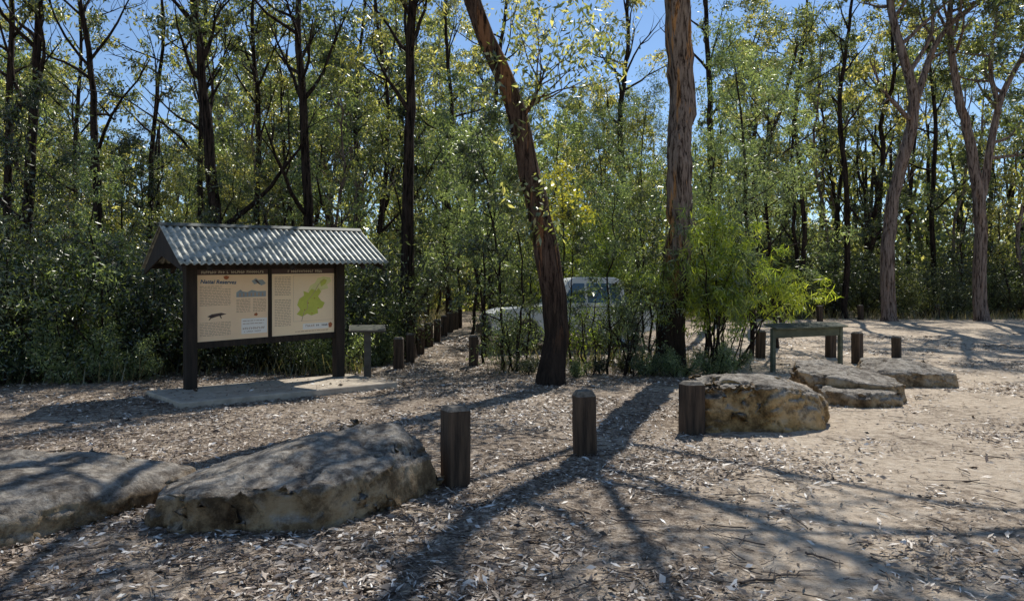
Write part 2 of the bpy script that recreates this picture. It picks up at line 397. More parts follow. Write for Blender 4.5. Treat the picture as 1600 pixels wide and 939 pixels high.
rock([(4.75, 10.75, -.1), (4.75, 10.8, .18), (5.15, 10.3, -.1), (5.15, 10.35, .21), (5.85, 10.45, -.1), (5.85, 10.5, .18), (5.95, 11.0, -.1), (5.9, 11.0, .20), (4.8, 11.3, -.1), (4.8, 11.3, .26)],
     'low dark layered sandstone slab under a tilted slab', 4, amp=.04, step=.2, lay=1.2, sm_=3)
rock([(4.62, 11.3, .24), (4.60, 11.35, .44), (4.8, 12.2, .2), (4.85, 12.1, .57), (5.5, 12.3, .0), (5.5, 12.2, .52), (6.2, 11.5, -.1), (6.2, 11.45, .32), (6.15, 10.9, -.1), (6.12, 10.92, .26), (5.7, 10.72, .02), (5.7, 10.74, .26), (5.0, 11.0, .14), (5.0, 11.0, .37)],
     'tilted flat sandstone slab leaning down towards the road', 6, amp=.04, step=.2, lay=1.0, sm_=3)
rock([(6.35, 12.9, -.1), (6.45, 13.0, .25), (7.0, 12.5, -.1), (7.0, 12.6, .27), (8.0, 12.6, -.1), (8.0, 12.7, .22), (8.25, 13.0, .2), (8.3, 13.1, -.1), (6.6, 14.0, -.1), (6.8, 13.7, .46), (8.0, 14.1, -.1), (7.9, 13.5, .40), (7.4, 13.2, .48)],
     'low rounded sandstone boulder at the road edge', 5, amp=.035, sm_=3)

# ------------------------------------------------------------------ bollards
M_post = noisy('weathered_dark_timber', (.012, .009, .007), (.12, .08, .053), (16, 16, 1.6), .85, .9, .015)
M_posttop = noisy('grey_timber_end_grain', (.06, .05, .04), (.28, .24, .19), (20, 20, 20), .9, .6, .01)
def bollard_mesh(seed, hw, h, ch=.045):
    r = np.random.default_rng(seed); bm = bmesh.new()
    oct_ = [(hw, -hw+ch*.4), (hw, hw-ch*.4), (hw-ch*.4, hw), (-hw+ch*.4, hw), (-hw, hw-ch*.4), (-hw, -hw+ch*.4), (-hw+ch*.4, -hw), (hw-ch*.4, -hw)]
    zs = [-.25, 0, h*.25, h*.5, h*.75, h-ch-.01, h-ch]
    rings = []
    for z in zs:
        rings.append([bm.verts.new((x*(1+r.normal()*.018), y*(1+r.normal()*.018), z)) for x, y in oct_])
    rings.append([bm.verts.new((x*.72, y*.72, h-.006+r.normal()*.002)) for x, y in oct_])
    for a, b in zip(rings, rings[1:]):
        for k in range(8): bm.faces.new((a[k], a[(k+1) % 8], b[(k+1) % 8], b[k]))
    c = bm.verts.new((0, 0, h)); t = rings[-1]
    for k in range(8):
        f = bm.faces.new((t[k], t[(k+1) % 8], c)); f.material_index = 1
    for f in bm.faces:
        if f.calc_center_median().z > h-ch: f.material_index = 1
    bmesh.ops.recalc_face_normals(bm, faces=bm.faces)
    me = bpy.data.meshes.new('bollard'); bm.to_mesh(me); bm.free()
    me.materials.append(M_post); me.materials.append(M_posttop); return me
BG = 'timber bollards around the clearing'
def bollard(u, v, me, rot, label, sz=1):
    o = obj('timber_bollard', me, None, ground_at(u, v)); o.rotation_euler = (math.radians((u % 5-2)*.6), math.radians((v % 5-2)*.6), math.radians(rot)); o.scale = (1, 1, sz)
    return tag(o, label=label, cat='bollard', group=BG)
bA = bollard_mesh(1, .105, .70); bB = bollard_mesh(2, .105, .68, .06); bC = bollard_mesh(3, .12, .64)
bollard(711, 758, bA, 28, 'dark square timber bollard beside a flat boulder')
bollard(914, 710, bB, 12, 'weathered brown timber bollard with chamfered top on leaf litter')
bollard(1081, 678, bC, 14, 'dark timber bollard in front of a golden boulder')
small = [bollard_mesh(s, .105, .72) for s in (11, 12, 13)]
for k, (u, v, hp) in enumerate([(623, 577, 53), (641, 566, 47), (656, 553, 40), (670, 542, 34), (683, 534, 29), (694, 526, 25), (703, 520, 22), (711, 515, 19), (718, 511, 17)]):
    bollard(u, v, small[k % 3], 10*k % 40, 'dark timber bollard lining the footpath')
for k, (u, v) in enumerate([(740, 572), (757, 540), (765, 524)]):
    bollard(u, v, small[k % 3], 14*k, 'timber bollard on the footpath edge by shrubs')
for k, (u, v, z) in enumerate([(1188, 559, 1), (1298, 558, 1), (1340, 568, 1.08), (1401, 558, .75)]):
    bollard(u, v, small[k % 3], 17*k, 'brown timber bollard behind the boulders at the road edge', z)
for k, (u, v) in enumerate([(1222, 504), (1281, 502), (1345, 500), (1408, 498), (1465, 498), (1524, 497), (1590, 496)]):
    bollard(u, v, small[k % 3], 9*k, 'dark timber bollard in the row across the road')

# ------------------------------------------------------------------ generic box helper
def boxes(name, items, mats, bevel=0.0, parent=None, loc=None):
    bm = bmesh.new()
    for it in items:
        x0, x1, y0, y1, z0, z1, mi = it[:7]; sh = it[7] if len(it) > 7 else 0
        vs = [bm.verts.new((x, y, z+sh*x)) for x in (x0, x1) for y in (y0, y1) for z in (z0, z1)]
        for f in ((0, 1, 3, 2), (4, 6, 7, 5), (0, 4, 5, 1), (2, 3, 7, 6), (0, 2, 6, 4), (1, 5, 7, 3)):
            bm.faces.new([vs[i] for i in f]).material_index = mi
    bmesh.ops.recalc_face_normals(bm, faces=bm.faces)
    if bevel: bmesh.ops.bevel(bm, geom=list(bm.edges), offset=bevel, segments=1, affect='EDGES')
    me = bpy.data.meshes.new(name); bm.to_mesh(me); bm.free()
    for m in mats: me.materials.append(m)
    return obj(name, me, parent, loc)
def poly(name, pts, faces, mats, parent=None, mi=None):
    me = bpy.data.meshes.new(name); me.from_pydata(pts, [], faces)
    for m in mats: me.materials.append(m)
    if mi: me.polygons.foreach_set('material_index', mi)
    me.update(); return obj(name, me, parent)
def flatmat(name, c, rough=.6, var=.12):
    return noisy(name, tuple(k*(1-var) for k in c), tuple(min(1, k*(1+var)) for k in c), (5, 5, 5), rough, .05, .002)

# ------------------------------------------------------------------ information shelter
M_frame = noisy('dark_stained_timber', (.010, .008, .006), (.045, .031, .022), (14, 14, 2), .75, .5, .008)
M_roof, nt, N, L = newmat('weathered_corrugated_iron')
mp = mapping(N, L, (1.2, 3.5, 3.5)); n1 = noise(N, L, mp.outputs[0], 2, 7, .7)
r = ramp(N, [(.3, (.11, .115, .085)), (.5, (.34, .335, .275)), (.72, (.64, .62, .53))]); L.new(n1.outputs[0], r.inputs[0])
surf(nt, r.outputs[0], .5, n1.outputs[0], .2, .005, metal=.1, spec=.45)
M_ridge = noisy('dark_ridge_metal', (.05, .055, .042), (.16, .16, .13), (3, 3, 3), .6, .1, .003)
M_conc = noisy('dusty_concrete', (.32, .26, .20), (.58, .50, .39), (4, 4, 4), .9, .5, .01)
M_paper = flatmat('faded_peach_print', (.96, .69, .43), .5, .03)
M_paper2 = flatmat('faded_cream_map_print', (.97, .75, .48), .5, .02)
M_ink = flatmat('dark_print_ink', (.09, .06, .05)); M_inkm = flatmat('brown_print_ink', (.46, .32, .21))
M_blue = flatmat('blue_print_ink', (.03, .10, .20)); M_sky2 = flatmat('pale_blue_print', (.32, .36, .36))
M_green = flatmat('yellow_green_map_ink', (.56, .58, .10)); M_lgreen = flatmat('pale_green_map_ink', (.78, .73, .32))
M_white = flatmat('white_label', (.90, .85, .76), .5, .03); M_cream = flatmat('cream_lettering', (.60, .52, .38)); M_red = flatmat('red_print_ink', (.42, .13, .05))
K = bpy.data.objects.new('information_shelter', None); COL.objects.link(K)
K.location = (KX, KY, float(hgt(KX, KY))); K.rotation_euler = (0, 0, KA)
tag(K, label='timber information shelter with corrugated iron roof and two map posters', cat='information board')
SH = .035; S = 2.745
for s0 in (0, S):
    boxes('post', [(s0-.09, s0+.09, -.09, .09, -.3, 2.62+SH*s0, 0)], [M_frame], .008, K)
boxes('roof_beam', [(-.42, 3.13, -.06, .06, 2.50, 2.62, 0, SH)], [M_frame], .004, K)
boxes('eave_beam', [(-.42, 3.13, -.97, -.90, 2.12, 2.20, 0, SH)], [M_frame], .004, K)
boxes('eave_beam', [(-.42, 3.13, .90, .97, 2.12, 2.20, 0, SH)], [M_frame], .004, K)
def prism(name, sec, x0, x1, mats, parent, sh=SH):
    n = len(sec); pts = [(x0, y, z+sh*x0) for y, z in sec]+[(x1, y, z+sh*x1) for y, z in sec]
    fs = [tuple(range(n))[::-1], tuple(range(n, 2*n))]+[(i, (i+1) % n, n+(i+1) % n, n+i) for i in range(n)]
    return poly(name, pts, fs, mats, parent)
for s0 in (-.44, 3.10):
    prism('gable_board', [(-1.0, 2.10), (-1.0, 2.02), (-.75, 2.10), (0, 2.30), (.75, 2.10), (1.0, 2.02), (1.0, 2.10), (0, 2.775)], s0, s0+.035, [M_frame], K)
for s0 in (0.0, 1.37, S):
    for sg in (1, -1):
        prism('rafter', [(sg*.07, 2.67), (sg*.95, 2.10), (sg*.95, 2.03), (sg*.07, 2.58)], s0-.03, s0+.03, [M_frame], K)
def corr(y1, z1):
    ns = int(3.68/.11*8)+1; sx = np.linspace(-.48, 3.20, ns); rows = 10
    t = np.linspace(0, 1, rows)
    A, T = np.meshgrid(sx, t); nrm = np.array([0, -(z1-2.82), abs(y1)]); nrm /= np.linalg.norm(nrm)
    nrm[1] = -abs(nrm[1]) if y1 < 0 else abs(nrm[1])
    wv = .018*np.cos(A*2*np.pi/.11)
    P = np.stack([A, y1*T+nrm[1]*wv, 2.82+(z1-2.82)*T+nrm[2]*wv+SH*A-.004*np.sin(T*3.1)], -1).reshape(-1, 3)
    i = np.arange(rows-1)[:, None]*ns+np.arange(ns-1)[None, :]
    q = np.stack([i, i+1, i+ns+1, i+ns], -1).reshape(-1, 4)
    o = obj('roof_sheet', smooth(quadmesh('roof_sheet', [(P, q, 0)], [M_roof])), K)
    md = o.modifiers.new('thick', 'SOLIDIFY'); md.thickness = .006; return o
corr(-1.07, 2.13); corr(1.07, 2.13)
prism('ridge_cap', [(-.09, 2.79), (-.09, 2.80), (-.02, 2.852), (.02, 2.852), (.09, 2.80), (.09, 2.79), (0, 2.84)], -.49, 3.21, [M_ridge], K)
boxes('panel_frame', [(.09, S-.09, -.035, .035, .74, .84, 0, SH), (.09, S-.09, -.035, .035, 2.08, 2.16, 0, SH), (1.345, 1.40, -.034, .034, .84, 2.08, 0, SH),
                      (.09, 1.345, -.01, .02, .84, 2.08, 0, SH), (1.40, S-.09, -.01, .02, .84, 2.08, 0, SH)], [M_frame], 0, K)
def poster(name, x0, x1, z0, z1, items, label, mats):
    pts, fs, mi = [], [], []; W = x1-x0; Hh = z1-z0
    def add(pl, m, lift):
        b = len(pts)
        for a, c in pl: xx = x0+a*W; pts.append((xx, -.013-lift, z1-c*Hh+SH*xx))
        fs.append(tuple(range(b, b+len(pl)))); mi.append(m)
    add([(0, 1), (1, 1), (1, 0), (0, 0)], 0, 0)
    for k, it in enumerate(items):
        if it[0] == 'poly': add(it[1], it[2], it[3] if len(it) > 3 else .0015)
        else:
            a0, a1, c0, c1, m = it[:5]; add([(a0, c1), (a1, c1), (a1, c0), (a0, c0)], m, it[5] if len(it) > 5 else .0015)
    o = poly(name, pts, fs, mats, K, mi); o['label'] = label; return o
def text(s, size, mat, parent, loc, rot=(math.pi/2, 0, 0), shear=0.0):
    c = bpy.data.curves.new('t', 'FONT'); c.body = s; c.size = size; c.shear = shear; c.offset = size*.02; c.resolution_u = 3
    t = bpy.data.objects.new('t', c); COL.objects.link(t)
    dg = bpy.context.evaluated_depsgraph_get(); me = bpy.data.meshes.new_from_object(t.evaluated_get(dg))
    bpy.data.objects.remove(t); me.materials.clear(); me.materials.append(mat)
    o = obj('lettering', me, parent, loc); o.rotation_euler = rot; return o
PM = [M_paper, M_ink, M_inkm, M_blue, M_sky2, M_green, M_lgreen, M_white, M_cream, M_red, M_paper2]
r_ = np.random.default_rng(8)
def words(x0, x1, z, h, m, wl=(.02, .06), gap=.01, lift=.0015):
    out = []; x = x0
    while x < x1:
        w = r_.uniform(*wl); e = min(x+w, x1); out.append((x, e, z, z+h, m, lift)); x = e+gap
    return out
def letters(x0, x1, z, h, m, lw=.016, lift=.0015):
    out = []; x = x0
    while x < x1:
        if r_.uniform() < .13: x += lw*.8; continue
        out.append((x, x+lw*.28, z, z+h, m, lift))
        zz = z+h*r_.choice([0, .4, .75]); out.append((x+lw*.28, x+lw*.72, zz, zz+h*.25, m, lift))
        if r_.uniform() < .6: out.append((x+lw*.5, x+lw*.72, z+h*.25, z+h*r_.uniform(.5, 1), m, lift+.0006))
        x += lw
    return out
itm = []
itm += [(0, 1, 0, .075, 1, .001)]+letters(.06, .42, .02, .035, 8, .03, .0025)+letters(.47, .92, .02, .035, 8, .028, .0025)
itm += [('poly', [(.36, .10), (.40, .085), (.44, .10), (.43, .13), (.40, .145), (.37, .13)], 9, .003)]
for z in np.arange(.23, .50, .022): itm += words(.04, .04+(.42 if z > .27 else .3), z, .008, 2)
for z in np.arange(.74, .93, .022): itm += words(.04, .46, z, .008, 2)
itm += [('poly', [(.14, .655), (.2, .625), (.33, .61), (.40, .63), (.34, .645), (.27, .66), (.2, .68)], 1), ('poly', [(.2, .65), (.225, .65), (.17, .705), (.155, .705)], 1), ('poly', [(.3, .64), (.32, .64), (.34, .69), (.325, .69)], 1)]
for z in np.arange(.43, .62, .022): itm += words(.54, .74, z, .008, 2)+words(.78, .97, z, .008, 2)
itm += [('poly', [(.54, .40), (.54, .33), (.60, .29), (.63, .32), (.70, .33), (.76, .30), (.84, .32), (.97, .32), (.97, .40)], 4)]
itm += [(.58+.055*k, .60+.055*k, .34, .39, 2, .003) for k in range(7)]
itm += [('poly', [(.76, .17), (.82, .13), (.86, .16), (.92, .15), (.97, .21), (.90, .24), (.86, .20), (.80, .22)], 4), ('poly', [(.80, .16), (.83, .15), (.89, .22), (.87, .22)], 1, .003)]
itm += [(.61, .985, .71, .93, 7)]+words(.63, .95, .74, .010, 2, lift=.003)+words(.63, .93, .78, .010, 2, lift=.003)+letters(.63, .95, .84, .03, 2, .03, .003)+letters(.65, .9, .89, .018, 2, .02, .003)
itm += [('poly', [(.80, .645), (.83, .63), (.85, .66), (.83, .68), (.79, .67)], 9, .003)]
poster('poster', .10, 1.335, .85, 2.07, itm, 'peach information poster with blue title, text columns and drawings', PM)
text('Nattai Reserves', .094, M_blue, K, (.155, -.0185, 2.07-.19*1.22+SH*.15), shear=.25)
itm = [(0, 1, 0, 1, 10, .0005), (0, 1, 0, .075, 1, .001)]+letters(.22, .80, .02, .035, 8, .03, .0025)
itm += [(.33, .98, .10, .80, 2, .0008), (.333, .977, .103, .797, 10, .0011)]
for z in list(np.arange(.12, .40, .024))+list(np.arange(.46, .86, .024)): itm += words(.04, .29, z, .009, 2)
itm += [('poly', [(.56, .34), (.60, .26), (.68, .22), (.72, .15), (.82, .12), (.93, .14), (.95, .20), (.88, .25), (.90, .31), (.80, .33), (.74, .39), (.64, .38)], 6, .0016)]
itm += [('poly', [(.42, .46), (.50, .41), (.49, .34), (.57, .37), (.62, .31), (.70, .34), (.74, .30), (.78, .36), (.73, .43), (.78, .50), (.84, .53), (.80, .61), (.72, .63), (.73, .69), (.62, .72), (.55, .69), (.47, .73), (.38, .69), (.44, .62), (.39, .55)], 5, .0022)]
itm += [('poly', [(.76, .20), (.82, .16), (.88, .18), (.85, .24), (.78, .28)], 5, .0022)]
rr = [(.46, .80), (.50, .66), (.56, .60), (.55, .50), (.62, .42), (.68, .34), (.74, .24), (.84, .16)]
for (a, b), (c, d_) in zip(rr, rr[1:]): itm += [('poly', [(a-.005, b), (a+.005, b), (c+.005, d_), (c-.005, d_)], 2, .003)]
for a, b in [(.50, .62), (.56, .52), (.66, .45), (.72, .60), (.62, .68)]: itm += [(a, a+.016, b, b+.015, 9, .0035)]
itm += [(.48, .90, .84, .93, 7)]+letters(.50, .66, .86, .03, 2, .03, .003)+letters(.70, .88, .86, .03, 1, .025, .003)+[('poly', [(.90, .86), (.94, .84), (.97, .87), (.95, .92), (.91, .92)], 9, .003)]
itm += words(.36, .9, .95, .01, 2)
poster('poster', 1.41, S-.10, .85, 2.07, itm, 'cream park map poster with yellow green map area', PM)
sl = boxes('concrete_slab', [(-.62, 3.12, -1.50, .28, -.10, .075, 0)], [M_conc], .015, None, K.location)
sl.rotation_euler = K.rotation_euler
tag(sl, label='thin dusty concrete slab under the information shelter', cat='slab')

# lectern sign
M_gmetal = noisy('brown_grey_painted_steel', (.045, .042, .034), (.11, .10, .082), (6, 6, 6), .75, .1, .003)
M_lect = noisy('faded_panel_face', (.06, .065, .05), (.13, .13, .105), (5, 5, 5), .85, .05, .002, spec=.1)
b = ground_at(574, 590)
Le = bpy.data.objects.new('lectern_sign', None); COL.objects.link(Le); Le.location = b; Le.rotation_euler = (0, 0, math.radians(12))
tag(Le, label='small grey lectern sign on a single post beside the shelter', cat='sign')
boxes('post', [(-.07, .07, -.06, .06, -.2, .93, 0)], [M_gmetal], .006, Le)
t = boxes('sign_panel', [(-.36, .36, -.20, .20, 0, .035, 0), (-.33, .33, -.17, .17, .035, .039, 1)], [M_gmetal, M_lect], .003, Le, (0, 0, .97)); t.rotation_euler = (math.radians(14), 0, 0)
boxes('bracket', [(-.16, .16, -.03, .03, .90, .965, 0)], [M_gmetal], .004, Le)

# low rail sign: thin tilted panel on two legs
M_olive = noisy('olive_painted_timber', (.055, .063, .042), (.13, .14, .095), (3, 10, 10), .85, .4, .006)
p0 = ground_at(1208, 581); p1 = ground_at(1313, 574)
ang = math.atan2(p1[1]-p0[1], p1[0]-p0[0]); ln = float(np.hypot(*(p1-p0)[:2]))
R = bpy.data.objects.new('low_timber_sign', None); COL.objects.link(R); R.location = p0; R.rotation_euler = (0, 0, ang)
tag(R, label='low olive tilted sign panel on two legs near boulders', cat='sign')
for s0 in (0, ln): boxes('leg', [(s0-.05, s0+.05, -.04, .04, -.2, .93, 0)], [M_olive], .006, R)
t = boxes('sign_panel', [(-.08, ln+.08, -.18, .18, -.015, .015, 0), (-.04, ln+.04, -.15, .15, .015, .018, 1)], [M_olive, M_lect], .003, R, (0, .02, .97)); t.rotation_euler = (math.radians(14), 0, 0)
boxes('cross_rail', [(.052, ln-.052, -.02, .02, .72, .90, 0)], [M_olive], .004, R)

# ------------------------------------------------------------------ parked ute
M_car = noisy('white_car_paint', (.78, .79, .79), (.84, .85, .85), (1, 1, 1), .25, .02, .001, spec=.5)
M_glass, nt, N, L = newmat('car_window_glass'); pp = surf(nt, (.06, .12, .18), .06, spec=.9)
M_rub = noisy('black_rubber', (.015, .015, .015), (.04, .04, .04), (10, 10, 10), .8)
M_chr = noisy('dark_grille_plastic', (.02, .02, .022), (.06, .06, .06), (10, 10, 10), .45)
M_rim = noisy('grey_wheel_rim', (.35, .35, .36), (.5, .5, .5), (5, 5, 5), .35, .05, .002, metal=.7)
M_lamp = noisy('headlight_lens', (.6, .62, .65), (.8, .8, .8), (5, 5, 5), .1, .02, .001)
C = bpy.data.objects.new('parked_car', None); COL.objects.link(C); cz = float(hgt(1.6, 20.5))
C.location = (-.78, 20.3, cz); C.rotation_euler = (0, 0, math.radians(13))
tag(C, label='white utility vehicle parked behind the trees and shrubs', cat='car')
def cprism(name, sec, y0, y1, mat, inset=0, bev=.03, par=None):
    n = len(sec); zmin = min(z for _, z in sec); zmax = max(z for _, z in sec)
    def w(z): return inset*(z-zmin)/(zmax-zmin)
    bm = bmesh.new()
    A = [bm.verts.new((x, y0+w(z), z)) for x, z in sec]; B = [bm.verts.new((x, y1-w(z), z)) for x, z in sec]
    bm.faces.new(A[::-1]); bm.faces.new(B)
    for i in range(n): bm.faces.new((A[i], A[(i+1) % n], B[(i+1) % n], B[i]))
    bmesh.ops.recalc_face_normals(bm, faces=bm.faces)
    if bev: bmesh.ops.bevel(bm, geom=list(bm.edges), offset=bev, segments=2, affect='EDGES')
    me = bpy.data.meshes.new(name); bm.to_mesh(me); bm.free(); me.materials.append(mat); return obj(name, me, par or C)
def arch(cx, r=.45, z0=.45, n=9):
    return [(cx+r*math.cos(t), z0+r*math.sin(t)) for t in np.linspace(math.pi, 0, n)]
sec = [(0, .5)]+[(.03, .45)]+arch(1.0)+arch(4.0)+[(5.0, .55), (5.0, 1.10), (3.35, 1.18), (1.75, 1.25), (.45, 1.16), (.05, 1.02)]
cprism('body', sec, -.92, .92, M_car, .03, .03)
cprism('cab', [(1.72, 1.22), (2.30, 1.96), (2.5, 2.06), (3.7, 2.06), (3.92, 1.96), (4.02, 1.2)], -.88, .88, M_car, .16, .03)
def quad(name, pts, mat, par=C):
    return poly(name, pts, [tuple(range(len(pts)))], [mat], par)
def yc(z): return -.88+.16*(z-1.2)/.86-.006
def win(name, P):
    quad(name, [(x, yc(z), z) for x, z in P], M_glass); quad(name, [(x, -yc(z), z) for x, z in P], M_glass)
win('side_window', [(2.05, 1.32), (2.75, 1.32), (2.75, 1.88), (2.42, 1.88)])
win('side_window', [(2.83, 1.32), (3.45, 1.32), (3.42, 1.88), (2.83, 1.88)])
win('side_window', [(3.53, 1.32), (3.88, 1.32), (3.78, 1.86), (3.50, 1.88)])
quad('windscreen', [(1.785, -.74, 1.33), (1.785, .74, 1.33), (2.20, .66, 1.86), (2.20, -.66, 1.86)], M_glass)
boxes('front_bumper', [(-.12, .10, -.88, .88, .42, .68, 0)], [M_chr], .03, C)
boxes('grille', [(-.012, .04, -.5, .5, .74, .98, 0)], [M_chr], .01, C)
for sy in (-.72, .72): boxes('headlight', [(-.02, .06, sy-.15, sy+.15, .78, .96, 0)], [M_lamp], .015, C)
def wheel(cx, sy):
    w = bpy.data.objects.new('wheel', None); COL.objects.link(w); w.parent = C; w.location = (cx, sy, .39)
    th = np.linspace(0, 2*np.pi, 28, endpoint=False)
    def ringmesh(name, prof, mat):
        P = np.array([[(r*math.cos(t), y, r*math.sin(t)) for t in th] for r, y in prof]).reshape(-1, 3); m = len(prof)
        i = np.arange(m-1)[:, None]*28; j = np.arange(28)[None, :]
        q = np.stack([i+j, i+(j+1) % 28, i+28+(j+1) % 28, i+28+j], -1).reshape(-1, 4)
        obj(name, quadmesh(name, [(P, q, 0)], [mat]), w)
    ringmesh('tyre', [(.23, -.11), (.36, -.12), (.39, -.09), (.39, .09), (.36, .12), (.23, .11)], M_rub)
    s = -1 if sy < 0 else 1
    ringmesh('rim', [(.235, .115*s), (.21, .06*s), (.08, .08*s), (.001, .09*s)], M_rim)
for cx in (1.0, 4.0):
    for sy in (-.82, .82): wheel(cx, sy)
boxes('side_mirror', [(1.95, 2.07, -1.10, -.90, 1.28, 1.46, 0)], [M_chr], .02, C)
boxes('side_mirror', [(1.95, 2.07, .90, 1.10, 1.28, 1.46, 0)], [M_chr], .02, C)

# ------------------------------------------------------------------ hero trees
def hero(name, upts, d, widths, t0, nb, blen, bark, leaf, seed, label, nleaf=50, LW=(.15, .045), cl=.42, nsub=4, limbs=(), fl=.05, sides=12, nseg=34, extra=None, wob=.03, elev=(.1, .9), group='tall gum trees of the forest', bare=0):
    rg = np.random.default_rng(seed)
    P = np.array([at_depth(u, v, d) for u, v in upts]); b = P[0].copy(); b[2] = float(hgt(b[0], b[1]))
    P = P-b; P[0, 2] = -.25
    yw = np.cumsum(rg.normal(size=len(P)))*.12; P[:, 1] += yw-yw[0]
    lim = []
    for L0 in limbs:
        lu, lw = L0[:2]; dy = L0[2] if len(L0) > 2 else rg.uniform(-1.2, .6)
        lp = np.array([at_depth(u, v, d) for u, v in lu])-b; lp[:, 1] += np.linspace(0, dy, len(lp))+np.interp(lp[0, 2], P[:, 2], P[:, 1])
        lim.append((lp, np.interp(np.linspace(0, 1, len(lp)), np.linspace(0, 1, len(lw)), lw)/2))
    (tv, tq), cen, cr = grow(rg, P, np.array(widths)/2, t0, nb, blen, nsub, cl, nseg, sides, wob, elev, lim, fl, bare=bare)
    k = tv[:, 2] < .5; f = 1+.45*np.clip((.5-tv[k, 2])/.6, 0, 1)**2; tv[k, 0] *= f; tv[k, 1] *= f
    parts = [(*leaves(rg, cen, cr, nleaf, LW[0], LW[1], .6), 0)]; mats = [leaf]
    if extra:
        m, pts, rr_, nn = extra; c2 = np.array([at_depth(u, v, d) for u, v in pts])-b
        parts.append((*leaves(rg, c2, [rr_]*len(c2), nn, LW[0], LW[1], .6), 1)); mats.append(m)
    tree(name, smooth(quadmesh('trunk', [(tv, tq, 0)], [bark])), quadmesh('crown', parts, mats), b, label=label, cat='tree', group=group)
dT1 = ground_at(862, 600)[1]; dT2 = ground_at(1050, 576)[1]
lw3 = [.14, .11, .08, .04]  # widths for limbs above view, added to throw branch shadows on the foreground
hero('eucalyptus_tree', [(862, 600), (867, 500), (852, 400), (828, 270), (800, 150), (740, 0), (712, -120), (680, -300), (670, -420)], dT1,
     [.47, .47, .47, .40, .36, .31, .24, .14, .05], .72, 6, 2.0, M_barkT1, M_euc, 21, 'leaning dark trunked gum tree with charred reddish bark', nleaf=11, nsub=4, sides=16, LW=(.17, .055), cl=.36,
     limbs=[([(808, 190), (840, 150), (850, 110)], [.1, .07, .03]), ([(728, -60), (800, -110), (900, -150), (1010, -160)], lw3, -1.0), ([(735, -30), (650, -100), (560, -150), (480, -170)], lw3, -2.0), ([(706, -150), (730, -300), (800, -400), (850, -440)], lw3, -3.5), ([(722, -80), (640, -180), (600, -260), (540, -300)], lw3, -4.0), ([(720, -90), (760, -200), (840, -260), (900, -300)], lw3, -3.8)],
     extra=(M_euc, [(830, 150), (855, 120), (790, 210), (840, 330), (845, 360), (815, 350), (775, 140), (760, 90), (850, 290), (800, 300), (745, 150), (850, 190), (815, 100)], .34, 60))
sh2 = -13
hero('eucalyptus_tree', [(u+sh2, v) for u, v in [(1050, 576), (1056, 480), (1060, 370), (1060, 250), (1056, 120), (1054, 0), (1060, -160), (1040, -350), (1050, -520), (1060, -680)]], dT2,
     [.68, .60, .55, .52, .53, .53, .44, .30, .2, .05], .66, 8, 3.2, M_barkT2, M_euc2, 22, 'thick orange brown barked gum tree with peeling strips', nleaf=11, nsub=4, fl=.09, sides=28, nseg=60, LW=(.17, .055), cl=.38,
     limbs=[([(1043, -60), (1130, -110), (1230, -150), (1350, -160)], lw3, -2.5), ([(1041, -100), (960, -150), (860, -180), (780, -190)], lw3, -4), ([(1045, -160), (1180, -260), (1320, -310), (1460, -320)], [.15, .11, .08, .04], -5), ([(1043, -130), (1090, -260), (1110, -400), (1100, -500)], lw3, -6), ([(1043, -220), (1200, -320), (1350, -300), (1500, -260)], lw3, -1.5)],
     extra=(M_wattle, [(1030, 330), (1075, 300), (1085, 250), (1030, 380), (1080, 350)], .30, 40))
hero('eucalyptus_tree', [(1718, 620), (1722, 400), (1712, 150), (1705, -100), (1695, -300), (1700, -500)], 11.5,  # unseen tree right of view, added so its limbs dapple the near ground
     [.42, .38, .34, .26, .16, .05], .72, 6, 2.2, M_barkg, M_euc, 27, 'unseen gum tree with long leafy limbs added to dapple the road', nleaf=16, nsub=5, LW=(.15, .05), cl=.34,
     limbs=[([(1708, -40), (1600, -140), (1450, -185), (1280, -195), (1130, -185)], [.12, .04], 0), ([(1705, -100), (1560, -220), (1400, -270), (1250, -280)], lw3, -1.8), ([(1704, -130), (1600, -300), (1480, -400), (1300, -430)], lw3, .5)])
hero('eucalyptus_tree', [(1390, 498), (1388, 400), (1400, 290), (1412, 220), (1422, 165), (1396, 80), (1376, 0), (1360, -90)], 31.5,
     [.62, .58, .52, .5, .46, .36, .3, .1], .78, 9, 3.2, M_barkg, M_euc2, 23, 'pale grey gum tree with twisting forked trunk', nleaf=44, LW=(.24, .075), fl=.03, bare=3,
     limbs=[([(1424, 165), (1440, 110), (1452, 70), (1490, 30), (1530, 0), (1560, -30)], [.34, .3, .24, .18, .14, .05]), ([(1412, 120), (1450, 60), (1440, -30), (1470, -90)], [.2, .16, .1, .04])])
hero('eucalyptus_tree', [(1536, 490), (1528, 400), (1522, 290), (1500, 200), (1478, 130), (1470, 40), (1490, -80)], 32,
     [.6, .55, .5, .4, .33, .26, .08], .7, 9, 3.2, M_barkg, M_euc, 24, 'grey forked gum tree beside the road', nleaf=44, LW=(.24, .075), fl=.03, bare=3,
     limbs=[([(1526, 350), (1542, 270), (1552, 190), (1580, 110), (1640, 40)], [.4, .36, .32, .24, .1]), ([(1556, 180), (1546, 100), (1560, 10)], [.25, .18, .08])])
